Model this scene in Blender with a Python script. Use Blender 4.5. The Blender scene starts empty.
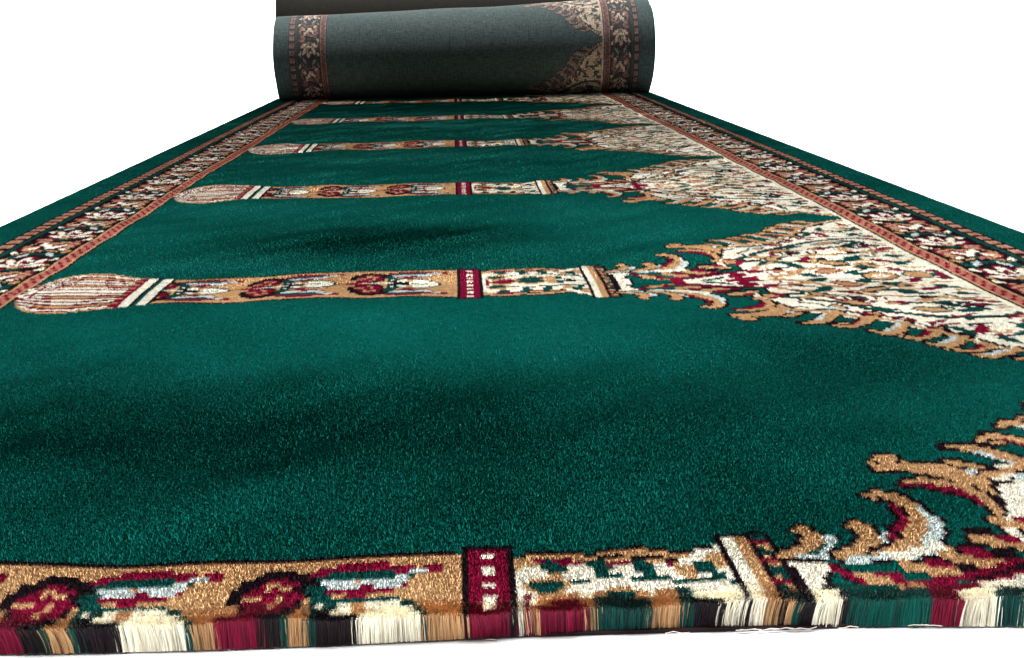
import bpy, math, random
import numpy as np
from mathutils import Matrix, Vector

scene = bpy.context.scene
LINK = scene.collection
rng = np.random.default_rng(7)
random.seed(7)

# ---------------------------------------------------------------- dimensions
KX = .003                          # knot pitch across the carpet
PERIOD = .599029                   # one repeat of the column design along the carpet
KY = PERIOD / 148                  # knot pitch along the carpet
THICK = .016                       # carpet thickness, pile included
WIDTH = .003 * 400
YC = 2.633                         # middle of the roll, where it weighs on the floor layer

# ---------------------------------------------------------------- camera
pitch, yaw, roll = 0.2766803, 0.0460864, -0.020696
cp, sp_ = math.cos(pitch), math.sin(pitch)
fwd = Vector((math.sin(yaw)*cp, math.cos(yaw)*cp, -sp_))
rgt = Vector((math.cos(yaw), -math.sin(yaw), 0)); upv = rgt.cross(fwd)
c_, s_ = math.cos(roll), math.sin(roll)
r2 = rgt*c_ + upv*s_; u2 = -rgt*s_ + upv*c_
cam_d = bpy.data.cameras.new('camera'); cam = bpy.data.objects.new('camera', cam_d); LINK.objects.link(cam)
cam.matrix_world = Matrix(((r2.x, u2.x, -fwd.x, .5772756), (r2.y, u2.y, -fwd.y, -1.0099893), (r2.z, u2.z, -fwd.z, .2411198 + THICK), (0, 0, 0, 1)))
cam_d.sensor_width = 36; cam_d.lens = 36 * 1100 / 1024
cam_d.clip_start = .02; cam_d.clip_end = 200
scene.camera = cam

# ---------------------------------------------------------------- light
world = bpy.data.worlds.new('World'); scene.world = world; world.use_nodes = True
bg = world.node_tree.nodes['Background']; bg.inputs[0].default_value = (.93, .97, 1, 1); bg.inputs[1].default_value = .15
def softbox(name, loc, target, size, power, colour=(1, 1, 1), spread=180):
    d = bpy.data.lights.new(name, 'AREA'); d.shape = 'RECTANGLE'; d.size, d.size_y = size; d.energy = power; d.color = colour; d.spread = math.radians(spread)
    o = bpy.data.objects.new(name, d); LINK.objects.link(o); o.location = loc
    o.rotation_euler = (Vector(target) - Vector(loc)).to_track_quat('-Z', 'Y').to_euler()
    return o
softbox('key_softbox', (.5, 2.9, 4.2), (.6, 1.5, 0), (2.2, .6), 760, (1, .985, .96))
softbox('front_softbox', (.5, -1.15, 2.6), (.55, -.6, 0), (1.4, .8), 32, spread=80)
softbox('backdrop_softbox', (.6, 5.0, 5.0), (.6, 9, 1.2), (7, 1.2), 1500)
scene.view_settings.view_transform = 'Standard'; scene.view_settings.look = 'None'
scene.view_settings.exposure = .3; scene.view_settings.gamma = 1
try: scene.cycles.use_denoising = True
except Exception: pass
scene.cycles.max_bounces = 6; scene.cycles.diffuse_bounces = 4

# ---------------------------------------------------------------- materials
def material(name, rough=.9, colour=None, attr=None, sheen=0, spec=.2):
    m = bpy.data.materials.new(name); m.use_nodes = True
    nt = m.node_tree; b = nt.nodes['Principled BSDF']
    b.inputs['Roughness'].default_value = rough
    b.inputs['Specular IOR Level'].default_value = spec
    b.inputs['Sheen Weight'].default_value = sheen
    b.inputs['Sheen Roughness'].default_value = .5
    if colour: b.inputs['Base Color'].default_value = (*colour, 1)
    if attr:
        a = nt.nodes.new('ShaderNodeAttribute'); a.attribute_name = attr
        nt.links.new(a.outputs['Color'], b.inputs['Base Color'])
    return m, nt, b
M_pile, nt, b = material('dyed_pile_yarn', .85, attr='yarn', sheen=.0, spec=.02)
def velvet(nt, b, w):
    # fibres too fine to model: the light is taken mostly along the standing pile, partly by each yarn's own facing
    g = nt.nodes.new('ShaderNodeNewGeometry')
    sc = nt.nodes.new('ShaderNodeVectorMath'); sc.operation = 'SCALE'; sc.inputs['Scale'].default_value = w
    ad = nt.nodes.new('ShaderNodeVectorMath'); ad.operation = 'ADD'; pd = nt.nodes.new('ShaderNodeAttribute'); pd.attribute_name = 'pile_lay'
    s2 = nt.nodes.new('ShaderNodeVectorMath'); s2.operation = 'SCALE'; s2.inputs['Scale'].default_value = 1 - w
    nt.links.new(pd.outputs['Vector'], s2.inputs[0]); nt.links.new(s2.outputs[0], ad.inputs[1])
    nm = nt.nodes.new('ShaderNodeVectorMath'); nm.operation = 'NORMALIZE'
    nt.links.new(g.outputs['Normal'], sc.inputs[0]); nt.links.new(sc.outputs[0], ad.inputs[0]); nt.links.new(ad.outputs[0], nm.inputs[0]); nt.links.new(nm.outputs[0], b.inputs['Normal'])
velvet(nt, b, .24)
M_cut, nt, b = material('cut_pile_yarn', .85, attr='yarn', sheen=.08, spec=.05)
M_back, nt, b = material('woven_carpet_back', .92, attr='yarn', spec=.12)
def weave(nt, b, attr=True, colour=None):
    """fine rib of warp and weft with a few dark slubs, over the knot colours"""
    tc = nt.nodes.new('ShaderNodeUVMap')
    def noise(scale3, detail, sc):
        mp = nt.nodes.new('ShaderNodeMapping'); mp.inputs['Scale'].default_value = scale3
        n = nt.nodes.new('ShaderNodeTexNoise'); n.inputs['Scale'].default_value = sc; n.inputs['Detail'].default_value = detail
        nt.links.new(tc.outputs[0], mp.inputs[0]); nt.links.new(mp.outputs[0], n.inputs['Vector']); return n
    n1 = noise((1, .12, 1), 2, 330); n2 = noise((.12, 1, 1), 2, 330); n3 = noise((1, .06, 1), 1, 120)
    mx = nt.nodes.new('ShaderNodeMath'); mx.operation = 'ADD'
    nt.links.new(n1.outputs[0], mx.inputs[0]); nt.links.new(n2.outputs[0], mx.inputs[1])
    rp = nt.nodes.new('ShaderNodeMapRange'); rp.inputs[1].default_value = .7; rp.inputs[2].default_value = 1.3; rp.inputs[3].default_value = .55; rp.inputs[4].default_value = 1.45
    nt.links.new(mx.outputs[0], rp.inputs[0])
    sl = nt.nodes.new('ShaderNodeMapRange'); sl.inputs[1].default_value = .22; sl.inputs[2].default_value = .32; sl.inputs[3].default_value = .5; sl.inputs[4].default_value = 1
    nt.links.new(n3.outputs[0], sl.inputs[0])
    mu = nt.nodes.new('ShaderNodeMath'); mu.operation = 'MULTIPLY'
    nt.links.new(rp.outputs[0], mu.inputs[0]); nt.links.new(sl.outputs[0], mu.inputs[1])
    vm = nt.nodes.new('ShaderNodeVectorMath'); vm.operation = 'SCALE'
    if attr: nt.links.new(nt.nodes['Attribute'].outputs['Color'], vm.inputs[0])
    else: vm.inputs[0].default_value = colour
    nt.links.new(mu.outputs[0], vm.inputs['Scale']); nt.links.new(vm.outputs[0], b.inputs['Base Color'])
    bp = nt.nodes.new('ShaderNodeBump'); bp.inputs['Strength'].default_value = .5; bp.inputs['Distance'].default_value = .0008
    nt.links.new(mx.outputs[0], bp.inputs['Height']); nt.links.new(bp.outputs[0], b.inputs['Normal'])
weave(nt, b)
M_edge, nt, b = material('overcast_edge_yarn', .9, (.004, .03, .026), spec=.15)
M_jute, nt, b = material('dark_backing', .95, (.022, .012, .014), spec=.1)
M_fray, nt, b = material('pale_weft_thread', .7, (.55, .5, .44))
M_brown, nt, b = material('brown_carpet_back', .95, spec=.1)
weave(nt, b, False, (.0048, .0042, .0029))
M_white, nt, b = material('white_studio_paper', .95, (.93, .93, .93), spec=.1)
n = nt.nodes.new('ShaderNodeTexNoise'); n.inputs['Scale'].default_value = 3; n.inputs['Detail'].default_value = 3
r = nt.nodes.new('ShaderNodeMapRange'); r.inputs[3].default_value = .6; r.inputs[4].default_value = .64
nt.links.new(n.outputs[0], r.inputs[0]); nt.links.new(r.outputs[0], b.inputs['Base Color'])

# ---------------------------------------------------------------- woven design
# half of one repeat of the weave: u = knots across the carpet, t = knots away from a
# column axis; the loom mirrors it about the axis
NU, NT = 400, 75
GREEN, BLACK, CRIMSON, TAN, CREAM, PALE, DEEP, SALMON, DUSTY = range(9)
UU, TT = np.meshgrid(np.arange(NU) + .5, np.arange(NT) + .0, indexing='ij')
tile = np.zeros((NU, NT), np.int8)

def m_poly(pts):
    m = np.zeros(UU.shape, bool)
    n = len(pts)
    for i in range(n):
        x0, y0 = pts[i]; x1, y1 = pts[(i + 1) % n]
        if y0 == y1: continue
        c = ((TT < y0) != (TT < y1)) & (UU < (x1 - x0) * (TT - y0) / (y1 - y0) + x0)
        m ^= c
    return m
def m_ell(cx, cy, rx, ry, rot=0):
    a = math.radians(rot); c, s = math.cos(a), math.sin(a)
    dx, dy = UU - cx, TT - cy
    return ((dx*c + dy*s) / rx)**2 + ((-dx*s + dy*c) / ry)**2 < 1
def m_line(pts, w):
    m = np.zeros(UU.shape, bool)
    w = np.interp(np.linspace(0, 1, len(pts)), np.linspace(0, 1, len(w)), w) if isinstance(w, (list, tuple)) else [w] * len(pts)
    for (x0, y0), (x1, y1), a, b in zip(pts, pts[1:], w, w[1:]):
        dx, dy = x1 - x0, y1 - y0; L = dx*dx + dy*dy + 1e-9
        k = np.clip(((UU - x0)*dx + (TT - y0)*dy) / L, 0, 1)
        m |= np.hypot(UU - x0 - k*dx, TT - y0 - k*dy) < (a + (b - a)*k) / 2
    return m
def curve(pts, n=6):                      # Catmull-Rom through the points
    p = [pts[0]] + list(pts) + [pts[-1]]; out = []
    for i in range(1, len(p) - 2):
        for k in range(n):
            s = k / n
            out.append(tuple(.5*(2*p[i][j] + (p[i+1][j]-p[i-1][j])*s + (2*p[i-1][j]-5*p[i][j]+4*p[i+1][j]-p[i+2][j])*s*s
                       + (3*p[i][j]-p[i-1][j]-3*p[i+1][j]+p[i+2][j])*s**3) for j in (0, 1)))
    return out + [tuple(pts[-1])]
def dil(m):
    o = m.copy()
    o[1:] |= m[:-1]; o[:-1] |= m[1:]; o[:, 1:] |= m[:, :-1]; o[:, :-1] |= m[:, 1:]
    return o
def P(col, m, edge=None, clip=None):
    if clip is not None: m = m & clip
    if edge is not None:
        e = dil(m)
        if clip is not None: e &= clip
        tile[e] = edge
    tile[m] = col
def leaf(u, t, L, rot, col, edge=None, fat=.36, clip=None, vein=None):
    a = math.radians(rot); c, s = math.cos(a), math.sin(a)
    P(col, m_ell(u + c*L/2, t + s*L/2, L/2, L*fat/2*1.15, rot), edge, clip)
    if vein is not None: P(vein, m_line([(u + c*L*.2, t + s*L*.2), (u + c*L*.8, t + s*L*.8)], .9), None, clip)

# --- column: base dome, bars, shaft with flowers, ring, upper shaft, capital
hb = np.interp(UU, [53, 55, 58, 62, 67, 73, 79, 85, 89, 96], [5, 10, 15, 18.5, 20.5, 20.5, 18.5, 16.5, 15.5, 14])
dome = (UU > 54) & (UU < 85) & (TT < hb)
ph = TT / hb * 9.5
ph = TT / hb * 7
P(CREAM, dome)
P(TAN, dome & (np.floor(ph) % 3 == 2) & (UU > 62))
P(CRIMSON, dome & (ph % 1 > .47))
P(BLACK, dome & (ph % 1 > .8) & (np.floor(ph) % 2 == 0))
P(TAN, dome & (TT > hb - 1.3))
P(CREAM, (UU > 53) & (UU < 57) & (TT < 6) & ((TT + UU) % 4 < 2)); P(DEEP, (UU > 53) & (UU < 55) & (TT > 8) & (TT < 17) & (TT % 3 < 2))
bar = (TT < hb) & (UU > 84) & (UU < 96)
P(CRIMSON, bar & (UU < 87)); P(TAN, bar & (UU < 86) & (TT % 4 < 1))
P(CREAM, bar & (UU > 87) & (UU < 90)); P(BLACK, bar & (UU > 90) & (UU < 91)); P(GREEN, bar & (UU > 91) & (UU < 92))
P(CREAM, bar & (UU > 92) & (UU < 95)); P(PALE, bar & (UU > 92) & (UU < 95) & (TT % 5 < 1)); P(BLACK, bar & (UU > 95))
shaft = (UU > 96) & (UU < 188) & (TT < 14)
P(TAN, shaft)
for u0 in (85, 118, 151):
    c = shaft
    # wing: crimson line, green, pale, crimson
    P(CRIMSON, m_line(curve([(u0+14, 9.5), (u0+18, 11), (u0+25, 11.2), (u0+30, 10), (u0+33, 10.6)]), 1.9), None, c)
    P(DEEP, m_line(curve([(u0+13, 8), (u0+19, 9.2), (u0+25, 9), (u0+30, 9)]), [1.5, 2.4, 2.4, 1]), None, c)
    P(CRIMSON, m_line(curve([(u0+15, 6.2), (u0+21, 6), (u0+26, 6.5), (u0+29, 8)]), [1, 2.2, 2.2, 1]), None, c)
    P(PALE, m_line(curve([(u0+15, 7.6), (u0+19, 7.6), (u0+21, 7)]), 1.6), None, c); P(PALE, m_line([(u0+23, 8), (u0+26, 7.2), (u0+28, 8)], 1.5), None, c)
    P(PALE, m_line([(u0+28, 9.2), (u0+32, 10.4)], 1.2), None, c)
    # spear and cream bud on the axis
    P(CREAM, m_ell(u0+21, 0, 10.5, 3.9), DEEP, c)
    P(CREAM, m_line([(u0+8, 0), (u0+14, 0)], 2.4), None, c)
    P(BLACK, m_ell(u0+20, 0, 3.2, 1.2), None, c); P(TAN, m_ell(u0+22, 2.6, 1.6, 1), None, c); P(DEEP, m_ell(u0+25, 0, 3.5, .9), None, c); P(DEEP, m_ell(u0+18, 3.2, .9, 1.2), None, c)
    P(DEEP, m_ell(u0+15, 4.6, 2.6, 1.8, 20), None, c)
    q = c & (TT > .9) & (TT < 4.4)
    P(DEEP, q & (UU > u0+9) & (UU < u0+12)); P(TAN, q & (UU > u0+12) & (UU < u0+14.6)); P(DEEP, q & (UU > u0+14.6) & (UU < u0+16.2) & (TT < 3.4)); P(BLACK, q & (UU > u0+16.2) & (UU < u0+18.4) & (TT < 2.6))
    # crimson flower
    P(CRIMSON, m_ell(u0+9, 5.8, 4.6, 4, -15), BLACK, c)
    P(BLACK, m_line(curve([(u0+4, 4), (u0+5, 8), (u0+9, 10.4), (u0+13, 9.6)]), 2.2), None, c)
    P(BLACK, m_ell(u0+14.5, 7.2, 2.2, 1.8), None, c); P(DEEP, m_ell(u0+15.5, 6.6, 1.8, 1.1), None, c)
    for a, b in ((6.5, 5), (8.6, 7.6), (10.5, 4.5), (9.2, 3), (11, 7)): P(TAN, m_ell(u0+a, b, 1.15, .8), None, c)
    P(CRIMSON, m_line([(u0-1, 0), (u0+5, .5), (u0+8, 2.5)], [1.2, 2, 3]), None, c)
ring = (UU > 188) & (UU < 196) & (TT < 15.5)
P(BLACK, ring); P(CRIMSON, ring & (UU > 189) & (UU < 195) & (TT < 15))
P(CREAM, ring & (UU > 191) & (UU < 193) & (TT % 3.5 > 1.6) & (TT < 14.5))
hu = np.interp(UU, [195, 203, 211, 217, 222, 226, 229], [12.6, 13.6, 13.8, 13, 11.4, 12.6, 15])
up = (UU > 196) & (UU < 229) & (TT < hu)
P(TAN, up)
P(CREAM, up & (TT < 8))
P(CRIMSON, m_line(curve([(199, 12.4), (205, 11), (212, 9.6), (219, 8.8)]), [1.2, 2, 2.2, 1.2]), None, up)
P(BLACK, m_line(curve([(207, 13), (214, 11.4), (222, 10)]), .9), None, up)
for a, b, r in ((198.5, 8.5, 2.2), (205.5, 9, 2.6), (212.5, 8, 2.8), (218, 7.4, 2)): P(CREAM, m_ell(a, b, r, 2), None, up)
for a, b in ((202, 10.2), (209, 9.6), (215.6, 8.6)): P(DEEP, m_ell(a, b, 1.5, 2.2, 30), None, up)
P(DEEP, m_line(curve([(203, 5.8), (209, 6.6), (215, 6.2), (222, 5), (228, 4.4)]), .9), None, up)
P(DEEP, m_ell(200.5, 5.2, 2.4, 1.6), TAN, up)
P(TAN, m_ell(222, 7.2, 2.4, 1.3), None, up); P(DEEP, m_ell(224.5, 8, 1.6, 2, 40), None, up); P(DEEP, m_ell(226, 5.8, 1.5, 1), None, up)
P(CREAM, m_line([(222, 9.6), (228, 13)], 1.8), None, up)
P(CRIMSON, m_ell(203, 0, 4.6, 2.3), TAN, up)
P(DEEP, m_ell(211, 1.2, 4, 2.1), TAN, up); P(TAN, m_ell(217.5, 1.2, 2, 2.6), None, up); P(DEEP, m_ell(220, 2.2, 1.4, 1.6), None, up); P(BLACK, m_ell(223, .8, 1.6, 1), None, up); P(DEEP, m_ell(226, 0, 2.2, 1), None, up)
P(CRIMSON, m_ell(197.4, 1.5, .9, 2.5), None, up)
cap = (UU > 228) & (UU < 237) & (TT < 16.5)
P(BLACK, cap); P(CREAM, cap & (UU > 229) & (UU < 231) & (TT < 16)); P(TAN, cap & (UU > 231) & (UU < 233) & (TT < 16))
P(DEEP, cap & (UU > 234) & (UU < 236)); P(TAN, cap & (UU > 234) & (UU < 236.2) & ((TT + .6*UU) % 4.5 < 2.2)); P(CRIMSON, cap & (UU > 233.4) & (UU < 236) & ((TT + 1) % 5 < 1))

# --- spandrel that springs from the capital and meets its neighbour at the border
edge = [(237, 13), (243, 14), (251, 15), (258, 19), (264, 23), (272, 27), (281, 30.5), (291, 34), (299, 37.6), (306, 42), (312, 46.6), (316, 51.4), (319.4, 57), (323.4, 61.4), (330, 65.4), (338, 70), (348, 73.5)]
sp = m_poly(edge + [(348, -3), (237, -3)])
inn = m_poly([(262, 18), (268, 22), (281, 27), (291, 30.6), (299, 34), (307, 39), (313, 45), (317.4, 51.4), (321, 57.6), (327, 62.4), (336, 67.5), (348, 71.5), (348, -3), (262, -3)])
lower = sp & (UU < 284 - .25*TT) & (TT > .4*(UU - 262))
P(CREAM, sp); P(CREAM, inn); P(GREEN, sp & (UU < 262)); P(GREEN, lower & (TT < 27))
# flame scrolls along the outer edge (tan, crimson throat, pale rib)
def flame(u, t, s, rot=0, pale=True, crim=True):
    a = math.radians(rot); c, d = math.cos(a) * s, math.sin(a) * s
    def q(x, y): return (u + x*c - y*d, t + x*d + y*c)
    P(TAN, m_line(curve([q(7, -7), q(8, -2), q(5, 2.5), q(0, 4.5), q(-5, 5)]), [2.2*s, 4.6*s, 4.4*s, 2.6*s, 2.6*s]), BLACK)
    P(TAN, m_ell(*q(-3, 6.8), 1.9*s, 1.5*s), BLACK)
    P(TAN, m_line([q(-5, 5), q(0, 4.5)], 2*s))
    P(TAN, m_line(curve([q(5, -6), q(4, -1.5), q(0, .8), q(-4, .4)]), [2*s, 2.6*s, 1.8*s, .9]), BLACK)
    if crim: P(CRIMSON, m_line(curve([q(4.2, -5), q(2.6, -2), q(-1, -.2), q(-4, -.1)]), [1.2, 1.7*s, 1.5*s, .9]))
    if pale: P(PALE, m_line(curve([q(8.5, -6), q(9.6, -2), q(8, 2.6)]), 1.4*s))
flames = [((331, 64), (327, 66), (324, 66.6), (321.6, 65.6), 2.6), ((325, 60.5), (320, 62.6), (316, 63), (313.4, 61.4), 3), ((321, 56), (317, 59), (312, 60), (308.6, 58), 3), ((318, 50), (313.6, 54), (308.6, 55.6), (305, 53.6), 3.6), ((314.5, 44.5), (309, 49.6), (303.5, 51), (300, 49), 3.4),
          ((309, 38.5), (303.6, 44), (298.4, 47.4), (294.4, 46), 3.8), ((302, 33), (297, 38.6), (291.6, 42.4), (287.6, 41), 3.8), ((294, 29), (289.6, 34), (284.4, 38.6), (279.6, 38.6), 4.2), ((286, 27.4), (282.6, 31), (279, 33.6), (275.4, 33.4), 3)]
for col_, dw in ((BLACK, 1.9), (TAN, 0)):
    for k, (p0, p1, p2, p3, w0) in enumerate(flames):
        c4 = curve([p0, p1, p2, p3]); P(col_, m_line(c4, [w0 + dw, w0*.85 + dw, w0*.6 + dw, .8 + dw]))
        if k % 2 == 0 and k: P(col_, m_line(curve([p2, (p2[0] - .5, p2[1] - 2), (p2[0] - 2.2, p2[1] - 2.8)]), [1.6 + dw, 1.3 + dw, .8 + dw]))
for k, (p0, p1, p2, p3, w0) in enumerate(flames[1:8]):
    P(CRIMSON if k % 2 else PALE, m_line(curve([(p0[0] - 1.2, p0[1] - .4), (p1[0] - 1, p1[1] - 1), (p2[0], p2[1] - 1)]), [1.5, 1.2, .8]))
flame(270.5, 27, 1.2, 2)
P(CREAM, m_poly([(279.6, 21), (282, 27), (280.6, 30), (286, 30.4), (291, 29), (289, 24.6), (285, 23.4), (286, 19), (281.6, 17.6), (281, 14.6), (277.4, 15.4), (276.4, 12.4), (273, 12.6), (276, 17)]), BLACK)
# two smaller scrolls above the capital
def hook(u, t, s, rot=0):
    a = math.radians(rot); c, d = math.cos(a) * s, math.sin(a) * s
    def q(x, y): return (u + x*c - y*d, t + x*d + y*c)
    P(TAN, m_line(curve([q(-4, -2), q(1, -1), q(3.4, 2), q(3, 5.2)]), [2.2*s, 3.8*s, 3.8*s, 2.8*s]), BLACK)
    P(PALE, m_line(curve([q(-1, -2.6), q(4, -1.6), q(6.4, 2)]), 1.7*s)); P(DEEP, m_line([q(1, -1.8), q(4.4, .2)], .9))
hook(240.5, 12.2, .9, 6); hook(249.5, 12.6, 1.0, 8)
P(TAN, m_line(curve([(252, 10.5), (259, 14), (263, 19), (262, 24), (257, 26.5)]), [1.8, 3, 3.4, 2.6, 1.2]), BLACK)
P(PALE, m_line(curve([(254, 9.5), (260.5, 12), (264.5, 17), (264, 21.5)]), [1, 2, 2, 1])); P(CRIMSON, m_line(curve([(256, 15), (260, 18), (260.5, 22)]), 1.2))
# inside of the lower tip: cream fan, small tan leaves with crimson tails on green
P(CREAM, m_poly([(237, 8.6), (243.6, 8.2), (241.4, 5.6), (240.4, 3), (242.4, 1.4), (242.4, -1), (237.8, -1), (237.8, 3), (238.6, 5.5)]), BLACK)
for u, t, r in ((246.5, 5.6, -8), (255, 8, -10), (262, 10.4, -14), (269, 13.6, -18), (275, 17.4, -20)):
    P(TAN, m_line(curve([(u, t), (u+3.4, t-1.2), (u+9, t-2.4)]), [2.6, 2.6, .9])); P(CRIMSON, m_ell(u+5, t+.2, 2.2, .95, r))
P(CRIMSON, m_line([(243.6, 7.6), (245.6, 5.6), (246.6, 4.4)], 1.3)); P(CRIMSON, m_line(curve([(252, 3.6), (259, 4.6), (266, 6.6), (272, 9)]), 1.4)); P(CRIMSON, (UU > 255.4) & (UU < 259.4) & (TT < 3.2))
P(CREAM, m_line(curve([(251, 10.2), (256, 10.8), (262, 12.4)]), [1, 2, 1.4])); P(PALE, m_line([(247, 9.4), (252, 10)], 1.5))
P(CREAM, m_poly([(259.4, 2), (266, 4), (274, 6.4), (284, 8), (287, 4), (287, -2), (259.4, -2)]), CRIMSON)
# cream interior: edging lines
P(TAN, m_line(curve([(276, 27.4), (288, 31.2), (298, 35.4), (306, 40), (312.6, 45.4), (317, 51.4), (320.6, 57.6), (325.4, 61.8), (334, 66.8), (348, 72.4)]), 1.8), None, sp)
P(BLACK, m_line(curve([(280, 26), (290, 29.4), (299, 33), (307.6, 38), (314, 43.6), (318.6, 50), (322.4, 56.4), (328, 61.2), (337, 66.5), (348, 70.6)]), .95), None, sp)
P(CRIMSON, m_line(curve([(294, 29.6), (303, 33.6), (311, 39)]), 1.1), None, sp)
P(PALE, m_line(curve([(286, 28.4), (292, 29), (298, 31)]), 1), None, sp)
# pointed oval (dark line with crimson tip) beside the border
oval = curve([(288, 19), (296, 24.5), (307, 30.5), (320, 36.5), (333, 38.5), (342, 36), (347, 29), (341, 24), (330, 20.5), (314, 18), (300, 17), (288, 19)])
P(DEEP, m_line(oval[:36], 2.2)); P(BLACK, m_line([(x, y + .9) for x, y in oval[:34]], .9))
P(CRIMSON, m_line(curve([(336, 40), (344, 35.5), (347.4, 29), (340, 24.6), (332, 21.6)]), [1, 2.2, 3, 2, 1]))
P(TAN, m_line(oval[42:], 1.3))
for (u, t, L, r, col, e) in ((296, 22.5, 9, 16, TAN, BLACK), (304, 27, 9, 22, DEEP, None), (311, 22.6, 9, 8, CRIMSON, None), (316, 29.5, 9, 16, TAN, DEEP), (323, 25, 7, -8, DEEP, None),
        (326, 33, 10, -4, DEEP, None), (331, 28, 8, -2, CRIMSON, None), (301, 20.6, 6, -6, DEEP, None), (314, 33.6, 5, 24, CRIMSON, None), (320, 21.6, 7, 4, TAN, None)):
    leaf(u, t, L, r, col, e, .3)
# branch with dark leaves up to the cusp
P(DEEP, m_line(curve([(317, 43), (321, 46.5), (328, 52), (336, 52), (342, 57), (344, 64)]), .9), None, sp)
for (u, t, L, r, col) in ((319, 44, 6, 70, DEEP), (322, 48.6, 7, -40, CRIMSON), (326, 51.6, 6, 65, DEEP), (331, 52, 6, -35, DEEP), (336, 53, 6, 70, TAN), (340, 55.5, 6, -20, DEEP), (341, 60, 6, 120, CRIMSON), (343, 63, 5, 50, DEEP), (334, 46, 7, 5, DEEP), (338, 42.8, 7, -12, CRIMSON)):
    leaf(u, t, L, r, col, None, .42, sp)
# axis ornament: crimson flower, tan and green scrolls, bud by the border
P(CRIMSON, m_ell(277, 4.6, 3.6, 2, 20)); P(CRIMSON, m_poly([(270, 0), (276, 2.6), (284, 3), (281, -1)])); P(CRIMSON, m_line([(281, 6.5), (291, 6.8)], 1.3))
P(DEEP, m_line(curve([(264, 1.2), (270, 2.4), (273, 4.5)]), [1, 2, 1])); P(TAN, m_line(curve([(286, 1), (294, 3.4), (300, 8), (308, 9), (314, 6)]), 1.8)); P(TAN, m_line(curve([(284, 9), (290, 12), (298, 13), (306, 12.5), (316, 14), (326, 13)]), 1.6))
for (u, t, L, r, col, e) in ((287, 11, 6, 40, DEEP, None), (294, 13, 8, -30, DEEP, None), (291, 15.6, 8, 14, TAN, DEEP), (302, 13.4, 7, 24, CRIMSON, None), (309, 13.4, 9, -16, TAN, BLACK), (318, 14, 8, 14, DEEP, None), (327, 13.6, 8, -14, CRIMSON, None), (334, 17, 8, 6, DEEP, None),
        (296, 3.8, 8, -20, DEEP, None), (303, 5, 9, 10, TAN, CRIMSON), (312, 3.8, 7, -14, DEEP, None), (318, 8, 8, 12, DEEP, TAN), (327, 7.4, 6, -26, CRIMSON, None), (333, 10, 7, 18, DEEP, None), (338, 3, 6, 10, CRIMSON, None), (280, 13, 6, 36, CRIMSON, None), (282, 17.5, 6, 10, DEEP, None)):
    leaf(u, t, L, r, col, e, .32)
_r = random.Random(19)
for k in range(105):
    u, tt = _r.uniform(284, 342), _r.uniform(1, 62)
    cc = _r.choice((DEEP, DEEP, TAN, TAN, CRIMSON, GREEN, BLACK)); L = _r.uniform(3.4, 8); b = _r.uniform(-2.2, 2.2); sl = _r.uniform(-.35, .45)
    if tt < np.interp(u, [284, 300, 312, 320, 330, 342], [20, 24, 36, 50, 58, 66]):
        P(cc, m_line(curve([(u, tt), (u + L*.4, tt + b + L*.4*sl), (u + L, tt + L*sl)]), [_r.uniform(.8, 1.5), 1.3, .8]), None, sp)
P(TAN, m_ell(322, 0, 5, 3.4), BLACK); P(CREAM, m_ell(322, 0, 2.6, 1.8)); P(CRIMSON, m_ell(322, 0, 1.2, .8)); P(TAN, m_ell(334, 0, 4, 2.6), DEEP); P(CRIMSON, m_ell(342, 0, 2, 3), DEEP)
o = dil((tile != GREEN) & (tile != BLACK)) & (tile == GREEN) & ~dil(tile == BLACK)
tile[o & (UU > 96) & ~((UU > 246) & (UU < 262) & (TT < 9))] = BLACK

# --- side borders, repeating four times in each repeat of the column
bt = np.zeros((54, 148), np.int8)
bu, bv = np.meshgrid(np.arange(54) + .5, np.arange(148) + .5, indexing='ij')
bt[(bu > 15) & (bu < 25)] = BLACK
bead = (bu > 16) & (bu < 21)
bt[bead & (bv % 6.17 < 4)] = DUSTY; bt[bead & (bu > 17) & (bu < 20) & (bv % 6.17 < 2.6)] = SALMON; bt[bead & (bv % 6.17 < 4) & (bu > 20)] = TAN
bt[(bu > 22) & (bu < 24)] = DEEP
main = (bu > 25) & (bu < 47); bt[main] = BLACK
def bell(col, cx, cy, rx, ry, rot=0):
    a = math.radians(rot); c, s = math.cos(a), math.sin(a)
    dx = bu - cx; dy = (bv - cy + 18.5) % 37 - 18.5
    m = (((dx*c + dy*s) / rx)**2 + ((-dx*s + dy*c) / ry)**2 < 1) & main
    bt[m] = col
def bstroke(col, pts, w):
    for (x, y) in curve(pts, 10): bell(col, x, y, w/2, w/2)
bstroke(TAN, [(27, 4), (29, 11), (34, 14.5), (41, 14), (45, 19)], 1.3); bstroke(TAN, [(45, -3), (43, -10), (37, -12), (29, -13), (26.5, -18)], 1.3)
for cx, cy in ((29.5, 17.5), (42, -14.5), (41.5, 19.5), (30, -9.5)):
    bell(CRIMSON, cx, cy, 3.5, 3.5); bell(DUSTY, cx, cy, 2.3, 2.3)
    for k in range(5): bell(TAN, cx + 2.1*math.cos(k*1.257), cy + 2.1*math.sin(k*1.257), .8, .8)
    bell(CRIMSON, cx, cy, 1.0, 1.0)
for dx, dy, rx, ry, r in ((0, 1.5, 2.4, 6, 0), (-4.3, .4, 2, 5, 34), (4.3, .4, 2, 5, -34), (-5.6, -4, 1.5, 4.2, 62), (5.6, -4, 1.5, 4.2, -62)):
    bell(CRIMSON, 35.8 + .9*dx, .9*dy, .8*rx + .9, .85*ry + .8, r)
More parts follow.
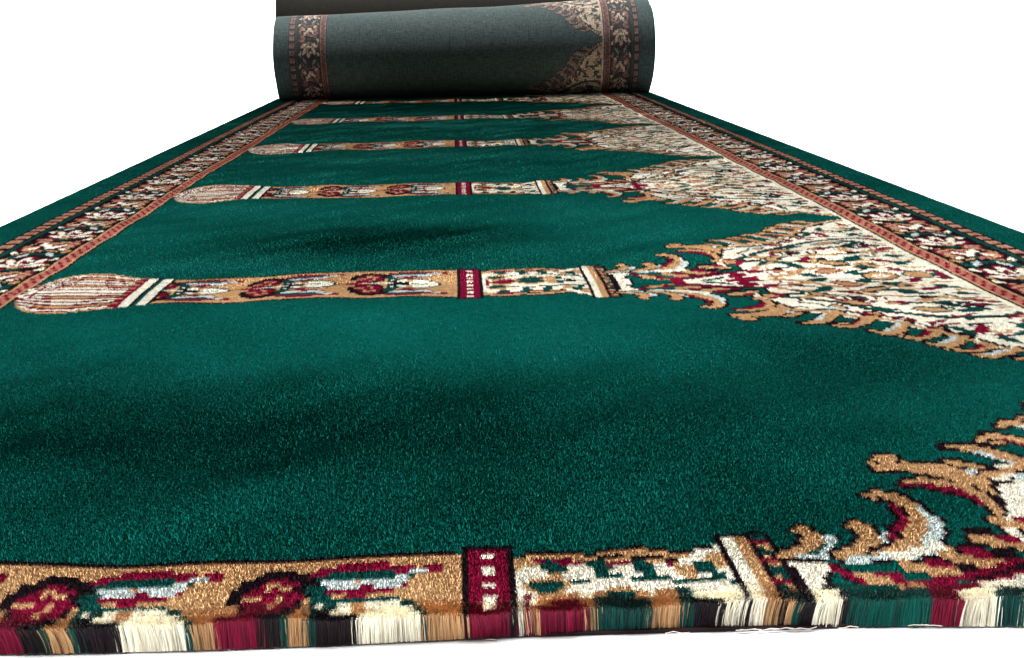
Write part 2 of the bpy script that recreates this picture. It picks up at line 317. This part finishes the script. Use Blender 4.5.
for dx, dy, rx, ry, r in ((-5.6, -4, 1.5, 4.2, 62), (5.6, -4, 1.5, 4.2, -62), (-4.3, .4, 2, 5, 34), (4.3, .4, 2, 5, -34), (0, 1.5, 2.4, 6, 0)):
    bell(CREAM, 35.8 + .9*dx, .9*dy, .78*rx, .85*ry, r)
bell(CRIMSON, 35.8, .5, .9, 2.8); bell(BLACK, 33.4, 1, .6, 3, 20); bell(BLACK, 38.2, 1, .6, 3, -20); bell(TAN, 35.8, -5.5, 2, 1.6); bell(DEEP, 35.8, -8.3, 2.6, 1.3)
for dx, dy, r in ((-7.5, 7.5, 20), (7.5, 8, -20), (-2.6, 11, 70), (3, 10.5, -70), (0, 17, 10)): bell(DEEP, 35.8 + dx, dy, 1.3, 3, r)
for dx, dy, c in ((-9, 3, CREAM), (9, 3.5, CREAM), (-8, -8.5, SALMON), (8.6, 12.5, TAN), (-1, 14.5, SALMON), (4, 18.5, CRIMSON), (-5, 18.2, CREAM), (9, -8, CREAM), (1, -13.5, SALMON), (-4, -14, CREAM), (6, 15.5, CREAM), (-9.5, 13, CREAM)):
    bell(c, 35.8 + dx, dy, 1.9, 1, 25*dx)
bell(CREAM, 34.6, 20.5, 1.4, 4.4, 42); bell(CREAM, 37.6, -17.2, 1.2, 3.6, -40); bell(PALE, 40, 9.5, 1.1, 2.6, 40); bell(PALE, 31.5, 8.5, 1.1, 2.6, -40)
st = (bu > 47) & (bu < 53)
bt[st] = CRIMSON; bt[st & ((bv + 1.3*bu) % 5 < 3)] = SALMON; bt[st & ((bu < 48) | (bu > 52))] = TAN; bt[(bu > 46) & (bu < 47)] = BLACK
bt[(bu > 53)] = BLACK

def design(u, w):
    """colour index at knot u across, w along (w = 0 on a column axis)"""
    w = np.mod(w, 148).astype(int)
    t = np.where(w <= 74, w, 148 - w)
    lift = 3.4*np.clip((u - 254)/16, 0, 1)*np.clip((t - 8)/20, 0, 1)*np.clip((72 - t)/26, 0, 1)
    u = np.clip(np.floor(.5 + .02 + np.interp(u, [0, 16, 25, 55.6, 72, 195, 235, 280, 320, 353.3, 399], [0, 15, 24, 53.4, 69.5, 191.5, 231.5, 277, 317.7, 352, 399])), 0, 399).astype(int)
    k = tile[u, np.clip(np.floor(t - lift + .5), 0, 74).astype(int)]
    k = np.where(u < 54, np.where((u == 53) & (k != GREEN), k, bt[np.minimum(u, 53), w]), k)
    r = 399 - u
    k = np.where(r < 54, bt[np.minimum(np.maximum(r, 0), 53), w], k)
    return k
# the cream fillet along the inside of the right-hand border
_f = (UU > 343) & (UU < 346.2); tile[_f & sp] = CREAM; tile[(UU > 343) & (UU < 344) & ~sp] = GREEN
tile[(UU > 344.6) & (UU < 346) ] = CREAM

# ---------------------------------------------------------------- mesh helpers
def link(name, me, mat, parent=None):
    o = bpy.data.objects.new(name, me); LINK.objects.link(o); me.materials.append(mat)
    if parent: o.parent = parent
    return o
def quads(name, V, F, mat, parent=None, C=None, smooth=False, uv=None, lay=None):
    me = bpy.data.meshes.new(name)
    V = np.asarray(V, np.float32).reshape(-1, 3); F = np.asarray(F, np.int32).reshape(-1, 4)
    me.vertices.add(len(V)); me.vertices.foreach_set('co', V.ravel())
    me.loops.add(F.size); me.loops.foreach_set('vertex_index', F.ravel())
    me.polygons.add(len(F)); me.polygons.foreach_set('loop_start', np.arange(0, F.size, 4, dtype=np.int32))
    if smooth: me.polygons.foreach_set('use_smooth', np.ones(len(F), bool))
    me.update(calc_edges=True)
    if C is not None:
        a = me.attributes.new('yarn', 'FLOAT_COLOR', 'FACE')
        a.data.foreach_set('color', np.concatenate([C, np.ones((len(C), 1))], 1).astype(np.float32).ravel())
    if lay is not None:
        a = me.attributes.new('pile_lay', 'FLOAT_VECTOR', 'FACE'); a.data.foreach_set('vector', lay.astype(np.float32).ravel())
    if uv is not None:
        l = me.uv_layers.new(name='weave'); l.data.foreach_set('uv', np.asarray(uv, np.float32)[F.ravel()].ravel())
    return link(name, me, mat, parent)
def grid_faces(nu, nv):
    a = np.arange(nu*nv).reshape(nu, nv)
    return np.stack([a[:-1, :-1], a[1:, :-1], a[1:, 1:], a[:-1, 1:]], -1).reshape(-1, 4)
def tubes(paths, rad, sides=6):
    V = []; F = []; n0 = 0
    for p in paths:
        p = [Vector(q) for q in p]
        for i, q in enumerate(p):
            d = (p[min(i+1, len(p)-1)] - p[max(i-1, 0)]).normalized()
            a = d.orthogonal().normalized(); a = (Vector((0, 0, 1)) - d*d.z).normalized() if abs(d.z) < .9 else a
            bb = d.cross(a)
            for k in range(sides):
                t = 2*math.pi*k/sides; V.append(q + a*math.cos(t)*rad + bb*math.sin(t)*rad)
        for i in range(len(p)-1):
            for k in range(sides):
                F.append((n0+i*sides+k, n0+i*sides+(k+1) % sides, n0+(i+1)*sides+(k+1) % sides, n0+(i+1)*sides+k))
        n0 = len(V)
    return np.array([tuple(v) for v in V]), np.array(F)
def smooth_noise(u, w, seeds, lu, lw):
    """sum of a few random plane waves: a soft field with lengths lu, lw (in knots)"""
    g = np.random.default_rng(seeds); o = np.zeros(np.broadcast(u, w).shape)
    for k in range(10):
        a, b, ph = g.normal()/lu, g.normal()/lw, g.uniform(0, 6.28)
        o += np.sin(u*a*3 + w*b*3 + ph)
    return o / 2.4

# ---------------------------------------------------------------- carpet surface
SKEW = .022
def xpos(u, w): return u*KX + .014*np.clip(1 - u/200, 0, 1)*np.clip((w - 380)/240, 0, 1)*np.clip(u/30, 0, 1)
def wpos(u, w): return (w - SKEW*(u - 190)) * KY
def cut_w(u): return CUT0 + (u - 190) * CUT1          # the knot row along which the piece was cut off
CUT0, CUT1 = -146.2, -.002
def relief(u, w): return (.0010*smooth_noise(u, w, 3, 60, 45) + .0006*smooth_noise(u, w, 4, 25, 18)) * np.clip(np.minimum(u, 400 - u)/70, .12, 1)
def ripple(u, w): return 1.1*smooth_noise(u, w, 5, 130, 40)     # rows wander a little
#                 green            black            crimson          tan              cream            pale             deep green      salmon
YARN = np.array([(.0003, .083, .066), (.012, .006, .009), (.21, .005, .032), (.54, .315, .15), (.90, .85, .70), (.58, .66, .64), (.004, .060, .052), (.48, .17, .13), (.52, .30, .22)])

carpet = bpy.data.objects.new('prayer_carpet', None); LINK.objects.link(carpet)
carpet['label'] = 'green patterned prayer carpet runner, half unrolled towards the viewer from its thick roll'
carpet['category'] = 'carpet'

BRUSHED_AND_SHADE = [(170, -36, 95, 22, .30), (140, -92, 85, 30, -.58), (235, -102, 50, 24, -.32), (285, -60, 40, 22, -.25), (195, -132, 230, 14, -.28),
           (150, 46, 62, 26, -.6), (190, 66, 60, 18, -.35), (262, 62, 50, 18, .35), (80, 60, 40, 16, .15), (250, 92, 50, 16, .35), (110, 112, 60, 16, .25),
           (200, 215, 90, 14, -.25), (190, 246, 120, 14, .3), (200, 395, 130, 14, .25), (190, 560, 220, 55, -1.0)]  # last entry: pile tilted across the width to darken it like the roll's shadow
def nap(u, w):
    """which way the pile leans: soft brushed streaks, broad brushed patches, and a roll-shadow tilt"""
    y = .05*smooth_noise(u, w, 11, 60, 30) + .035*smooth_noise(u, w, 12, 22, 14)
    for cu, cw, su, sw, k in BRUSHED_AND_SHADE:
        y = y + k*np.exp(-((u - cu)/su)**2 - ((w - cw)/sw)**2)
    return .10*smooth_noise(u, w, 13, 60, 30), y
def fluff(u, w, K, width, h, nseg=1, root_z=None, lean=None, tuft=.52, taper=.6, rnd=.19):
    """K yarn ends for every knot (u, w): thin upright blades; returns verts, faces, colours"""
    u = np.repeat(u, K); w = np.repeat(w, K); n = len(u)
    c = YARN[design(np.clip(np.floor(u + .5 + (0 if lean is None else rng.normal(0, .42, n))), 0, 399).astype(int), np.floor(w))]
    ju, jw = rng.uniform(-tuft, tuft, n), rng.uniform(-tuft, tuft, n)
    x = xpos(u + .5 + ju, w); y = wpos(u + .5 + ju, w + .5 + jw + ripple(u, w))
    z0 = THICK + relief(u, w) - h if root_z is None else np.full(n, root_z)
    nap_x, nap_y = nap(u, w)
    dx = nap_x + rng.normal(0, rnd, n); dy = nap_y + rng.normal(0, rnd, n) - .05
    if lean is not None: dy = dy*.4 - np.repeat(lean, K) ; dx = dx*.5
    hh = h * rng.uniform(.93, 1.03, n)
    if root_z is not None: hh = hh + relief(u, w)
    az = rng.uniform(0, math.pi, n); ax, ay = np.cos(az), np.sin(az)
    V = np.empty((n, nseg+1, 2, 3), np.float32)
    for k in range(nseg+1):
        s = k / nseg
        bend = s if nseg == 1 else s**1.5
        l = np.sqrt(dx*dx + dy*dy + 1); wd = width*.5*(1 - (1 - taper)*s)
        px = x + dx*bend*hh*.9; py = y + dy*bend*hh*.9; pz = z0 + hh*(s if lean is None else s - .18*np.abs(dy)*s*s)
        V[:, k, 0] = np.stack([px - ax*wd, py - ay*wd, pz], -1); V[:, k, 1] = np.stack([px + ax*wd, py + ay*wd, pz], -1)
    i = (np.arange(n)*(nseg+1)*2)[:, None] + np.arange(nseg)[None]*2
    F = np.stack([i, i+1, i+3, i+2], -1).reshape(-1, 4)
    C = np.clip(c * (1 + rng.normal(0, .06, (n, 1)) + np.repeat(rng.normal(0, .08, n//K), K)[:, None]), 0, 1)
    L = np.stack([dx*.6, dy*.6, np.ones(n)], -1); L /= np.linalg.norm(L, axis=1)[:, None]
    return V.reshape(-1, 3), F, np.repeat(C, nseg, 0), np.repeat(L, nseg, 0)

W1 = int(YC / KY) + 6
def patch(name, u0, u1):
    """one strip of the unrolled pile: a knotted ground sheet with its standing yarn ends, in one mesh"""
    nu, nw = u1 - u0 + 1, W1 + 152
    uu, ww = np.meshgrid(np.arange(u0, u1+1), np.arange(-151, W1+1), indexing='ij')
    wc = cut_w(uu) + .7
    wq = np.maximum(ww, wc)
    hz = THICK + relief(uu, ww) - .0014
    V = np.stack([xpos(uu, wq), wpos(uu, wq + ripple(uu, wq)), np.where(ww < wc + .3, .003, hz)], -1)
    F = grid_faces(nu, nw)
    fu, fw = np.meshgrid(np.arange(u0, u1), np.arange(-151, W1), indexing='ij')
    C = YARN[design(fu.ravel(), fw.ravel())] * .92
    fu, fw = fu.ravel(), fw.ravel()
    nx, ny = nap(fu, fw); L = np.stack([nx*.6, ny*.6, np.ones(len(nx))], -1); L /= np.linalg.norm(L, axis=1)[:, None]
    Vs, Fs, Cs, Ls, n0 = [V.reshape(-1, 3)], [F], [C], [L], nu*nw
    ok = fw > cut_w(fu) + .7
    near = (fw < 0) & (fu > 105 - .85*(fw + 146)) & (fu < 292 + .6*(fw + 146))
    for sel, K, wd in ((near & (fw < -60), 54, .00034), (near & (fw >= -60), 42, .00043), ((fw < 0) & ~near, 8, .0010), ((fw >= 0) & (fw < 150), 16, .0006), ((fw >= 150) & (fw < 320), 7, .0011), (fw >= 320, 5, .0014)):
        s = sel & ok
        if not s.any(): continue
        v, f, c, l = fluff(fu[s], fw[s], K, wd, .0020)
        Vs.append(v); Fs.append(f + n0); Cs.append(c); Ls.append(l); n0 += len(v)
    return quads(name, np.concatenate(Vs), np.concatenate(Fs), M_pile, carpet, np.concatenate(Cs), lay=np.concatenate(Ls))
patch('centre_field', 54, 346)
patch('side_border', 0, 54)
patch('side_border', 346, 400)

# backing sheet under the pile
uu, ww = np.meshgrid(np.linspace(0, 400, 81), np.arange(0, 161), indexing='ij')
wq = cut_w(uu) + .25 + (W1 - cut_w(uu)) * ww/160
top = np.stack([uu*KX, wpos(uu, wq), np.full(uu.shape, .0022)], -1); bot = top.copy(); bot[..., 2] = .0006
nu, nw = uu.shape; a = np.arange(nu*nw).reshape(nu, nw); B = nu*nw
F = [grid_faces(nu, nw), grid_faces(nu, nw)[:, ::-1] + B]
for l in (a[:, 0], a[::-1, -1], a[0, ::-1], a[-1, :]):
    F.append(np.stack([l[:-1] + B, l[1:] + B, l[1:], l[:-1]], -1))
quads('backing', np.concatenate([top.reshape(-1, 3), bot.reshape(-1, 3)]), np.concatenate(F), M_jute, carpet)

# cut end: full-length yarns standing in the open edge and fanning outwards
us, ks = [], []
for k in range(3):
    us.append(np.arange(400)); ks.append(np.full(400, k))
us, ks = np.concatenate(us), np.concatenate(ks)
wv = cut_w(us) + ks*.9 - .1
lean = np.interp(ks, [0, 1, 2, 3, 4], [.24, .17, .11, .06, .02]) + .08*smooth_noise(us, us*0, 21, 9, 9)
vis = (us > 100) & (us < 300)
Vs, Fs, Cs, n0 = [], [], [], 0
for s, K, wd in ((vis, 120, .00042), (~vis, 12, .0011)):
    v, f, c, l = fluff(us[s], wv[s], K, wd, .0150, 5, .0010, lean[s], .52, .8, .07)
    Vs.append(v); Fs.append(f + n0); Cs.append(c); n0 += len(v)
cut = quads('cut_edge', np.concatenate(Vs), np.concatenate(Fs), M_cut, carpet, np.concatenate(Cs))
paths = []
for k in range(14):
    u = random.uniform(0, 400); y = wpos(u, cut_w(u) - .15) - random.uniform(0, .0012); L = random.uniform(.003, .012); z = random.uniform(.0008, .0022)
    if random.random() < .2: paths.append([(u*KX, y, z), (u*KX + random.uniform(-.002, .002), y - .001, z + .004)])
    else: paths.append([(u*KX + L*t, y + random.uniform(-.0004, .0004), z + random.uniform(-.0004, .0004)) for t in (0, .35, .7, 1)])
for s in range(9):
    u = random.uniform(225, 262); y = wpos(u, cut_w(u) - .15) - .0006
    paths.append([(u*KX + .009*t, y + random.uniform(-.0004, .0004), .0018 + random.uniform(-.0004, .0006)) for t in (0, .3, .6, 1)])
for p in paths:
    v, f = tubes([p], .00022, 5)
    quads('weft_thread', v, f, M_fray, cut)

# overcast selvedges along both sides of the unrolled length
for u in (-.6, 400.6):
    path = [(u*KX + .0006*math.sin(i*.9), wpos(u, -149 + (W1 + 149)*i/240), .0088) for i in range(241)]
    v, f = tubes([path], .0058, 8)
    quads('selvedge', v, f, M_edge, carpet, smooth=True)

# ---------------------------------------------------------------- the roll
RL, RR = .145, .163                 # it is wound tighter at the left end
WC = YC / KY
SHEET = .0145
SAG = .012                          # its own weight flattens the underside
def roll_point(xf, th, inset, R2=None):
    R = RL + (RR - RL)*xf
    r = R - SHEET*th/(2*math.pi) - inset
    lowest = SHEET*th/(2*math.pi) + inset
    return YC + r*np.sin(th), np.maximum(R - SAG - r*np.cos(th), lowest)
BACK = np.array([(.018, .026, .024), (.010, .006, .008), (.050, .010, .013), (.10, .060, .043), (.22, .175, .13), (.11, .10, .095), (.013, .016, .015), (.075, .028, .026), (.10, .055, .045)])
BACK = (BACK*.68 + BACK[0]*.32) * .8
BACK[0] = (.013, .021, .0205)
def overhang(th, side):             # inner turns stand a little proud of the outer one
    t = th/(2*math.pi)
    return np.interp(t, [0, .8, 1.2, 2, 3, 4, 5, 6, 8], [-.005, -.004, .006, .005, .007, .001, .005, .003, .004] if side else [-.003, -.002, .001, .001, .005, .008, .002, .004, .003])
NTH = 330
th = np.linspace(0.0, 2*math.pi*1.03, NTH + 1)
ui = np.arange(401)
U, TH = np.meshgrid(ui, th, indexing='ij')
xf = U/400
y, z = roll_point(xf, TH, 0)
bump = .0012*smooth_noise(U, TH*50, 31, 70, 40)
x = xf*(WIDTH + overhang(TH, 1) + overhang(TH, 0)) - overhang(TH, 0) + .021*(1 - xf)
V = np.stack([x, y, z + bump*np.clip(np.sin(TH/2), 0, 1)], -1)
arc = (RL + RR)/2*th - SHEET*th**2/(4*math.pi)
fu, fk = np.meshgrid(np.arange(400), np.arange(NTH), indexing='ij')
wk = WC + (arc[fk] + arc[fk+1])/2/KY + SKEW*0*(fu - 190)
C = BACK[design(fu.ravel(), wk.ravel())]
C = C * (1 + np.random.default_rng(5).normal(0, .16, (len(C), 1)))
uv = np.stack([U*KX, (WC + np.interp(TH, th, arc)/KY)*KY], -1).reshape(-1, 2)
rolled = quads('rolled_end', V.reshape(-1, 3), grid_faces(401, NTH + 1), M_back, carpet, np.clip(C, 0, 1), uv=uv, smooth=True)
# the wound sheet itself, turn inside turn, with its pile side inwards
TURNS = 7.2
th = np.linspace(.02, 2*math.pi*TURNS, 420)
cols = np.linspace(0, 1, 25)
Vs, Fs = [], []
X, TH = np.meshgrid(cols, th, indexing='ij')
lay = []
for inset in (.0045, .0118):
    y, z = roll_point(X, TH, inset)
    x = X*(WIDTH + overhang(TH, 1) + overhang(TH, 0)) - overhang(TH, 0) + .021*(1 - X)
    lay.append(np.stack([x, y, z], -1).reshape(-1, 3))
n = X.size; a = np.arange(n).reshape(X.shape)
F = [grid_faces(*X.shape), grid_faces(*X.shape) + n]
for l in (a[0], a[-1]): F.append(np.stack([l[:-1], l[1:], l[1:] + n, l[:-1] + n], -1))
F.append(np.stack([a[:-1, -1], a[1:, -1], a[1:, -1] + n, a[:-1, -1] + n], -1))
v = np.concatenate(lay); f = np.concatenate(F)
C = np.tile(YARN[0]*.75, (len(f), 1)); C[:X.size - sum(X.shape) + 1][:, :] *= .8
quads('wound_layer', v, f, M_cut, rolled, C, smooth=False)

# ---------------------------------------------------------------- second roll behind
back = bpy.data.objects.new('rolled_carpet', None); LINK.objects.link(back)
back['label'] = 'dark olive brown carpet roll lying behind the top of the green roll'
back['category'] = 'carpet roll'
RB = .20
YB = YC + math.sqrt((RR + RB)**2 - (RB - RR)**2) + .012
back.location = (0, YB, 0)
def wind(name, inset0, turns, x0, x1, sheet, mat, parent, uvs=True):
    th = np.linspace(0, 2*math.pi*turns, int(90*turns)); X, TH = np.meshgrid(np.linspace(x0, x1, 12), th, indexing='ij')
    lay = []
    for inset in (0, sheet*.8):
        r = RB - inset0 - sheet*TH/(2*math.pi) - inset
        wob = .004*np.sin(TH*.7 + 1)*np.where(X < (x0 + x1)/2, -1, 1)*(np.abs(X - (x0+x1)/2) > (x1-x0)*.49)
        lay.append(np.stack([X + wob, r*np.sin(TH + 2.2), RB - r*np.cos(TH + 2.2)], -1).reshape(-1, 3))
    n = X.size; a = np.arange(n).reshape(X.shape)
    F = [grid_faces(*X.shape), grid_faces(*X.shape)[:, ::-1] + n]
    for l in (a[0], a[-1]): F.append(np.stack([l[:-1], l[1:], l[1:] + n, l[:-1] + n], -1))
    for l in (a[:, 0], a[:, -1]): F.append(np.stack([l[:-1], l[1:], l[1:] + n, l[:-1] + n], -1))
    uv = np.stack([X, TH*RB], -1).reshape(-1, 2); uv = np.concatenate([uv, uv])
    return quads(name, np.concatenate(lay), np.concatenate(F), mat, parent, uv=uv, smooth=False)
wind('outer_wrap', 0, 1.1, -.008, 1.20, .012, M_brown, back)
wind('wound_layer', .0135, 6, -.004, 1.196, .0135, M_jute, back)

# ---------------------------------------------------------------- white studio sweep
prof = [(-6, 0), (7.5, 0)] + [(7.5 + 1.5*math.sin(t), 1.5 - 1.5*math.cos(t)) for t in np.linspace(.1, math.pi/2, 12)] + [(9.0, 8)]
V = np.array([(x, y, z) for x in (-12, 13) for y, z in prof]); n = len(prof)
F = [(i, i + n, i + n + 1, i + 1) for i in range(n - 1)]
fl = quads('floor', V, F, M_white, smooth=True); fl['kind'] = 'structure'
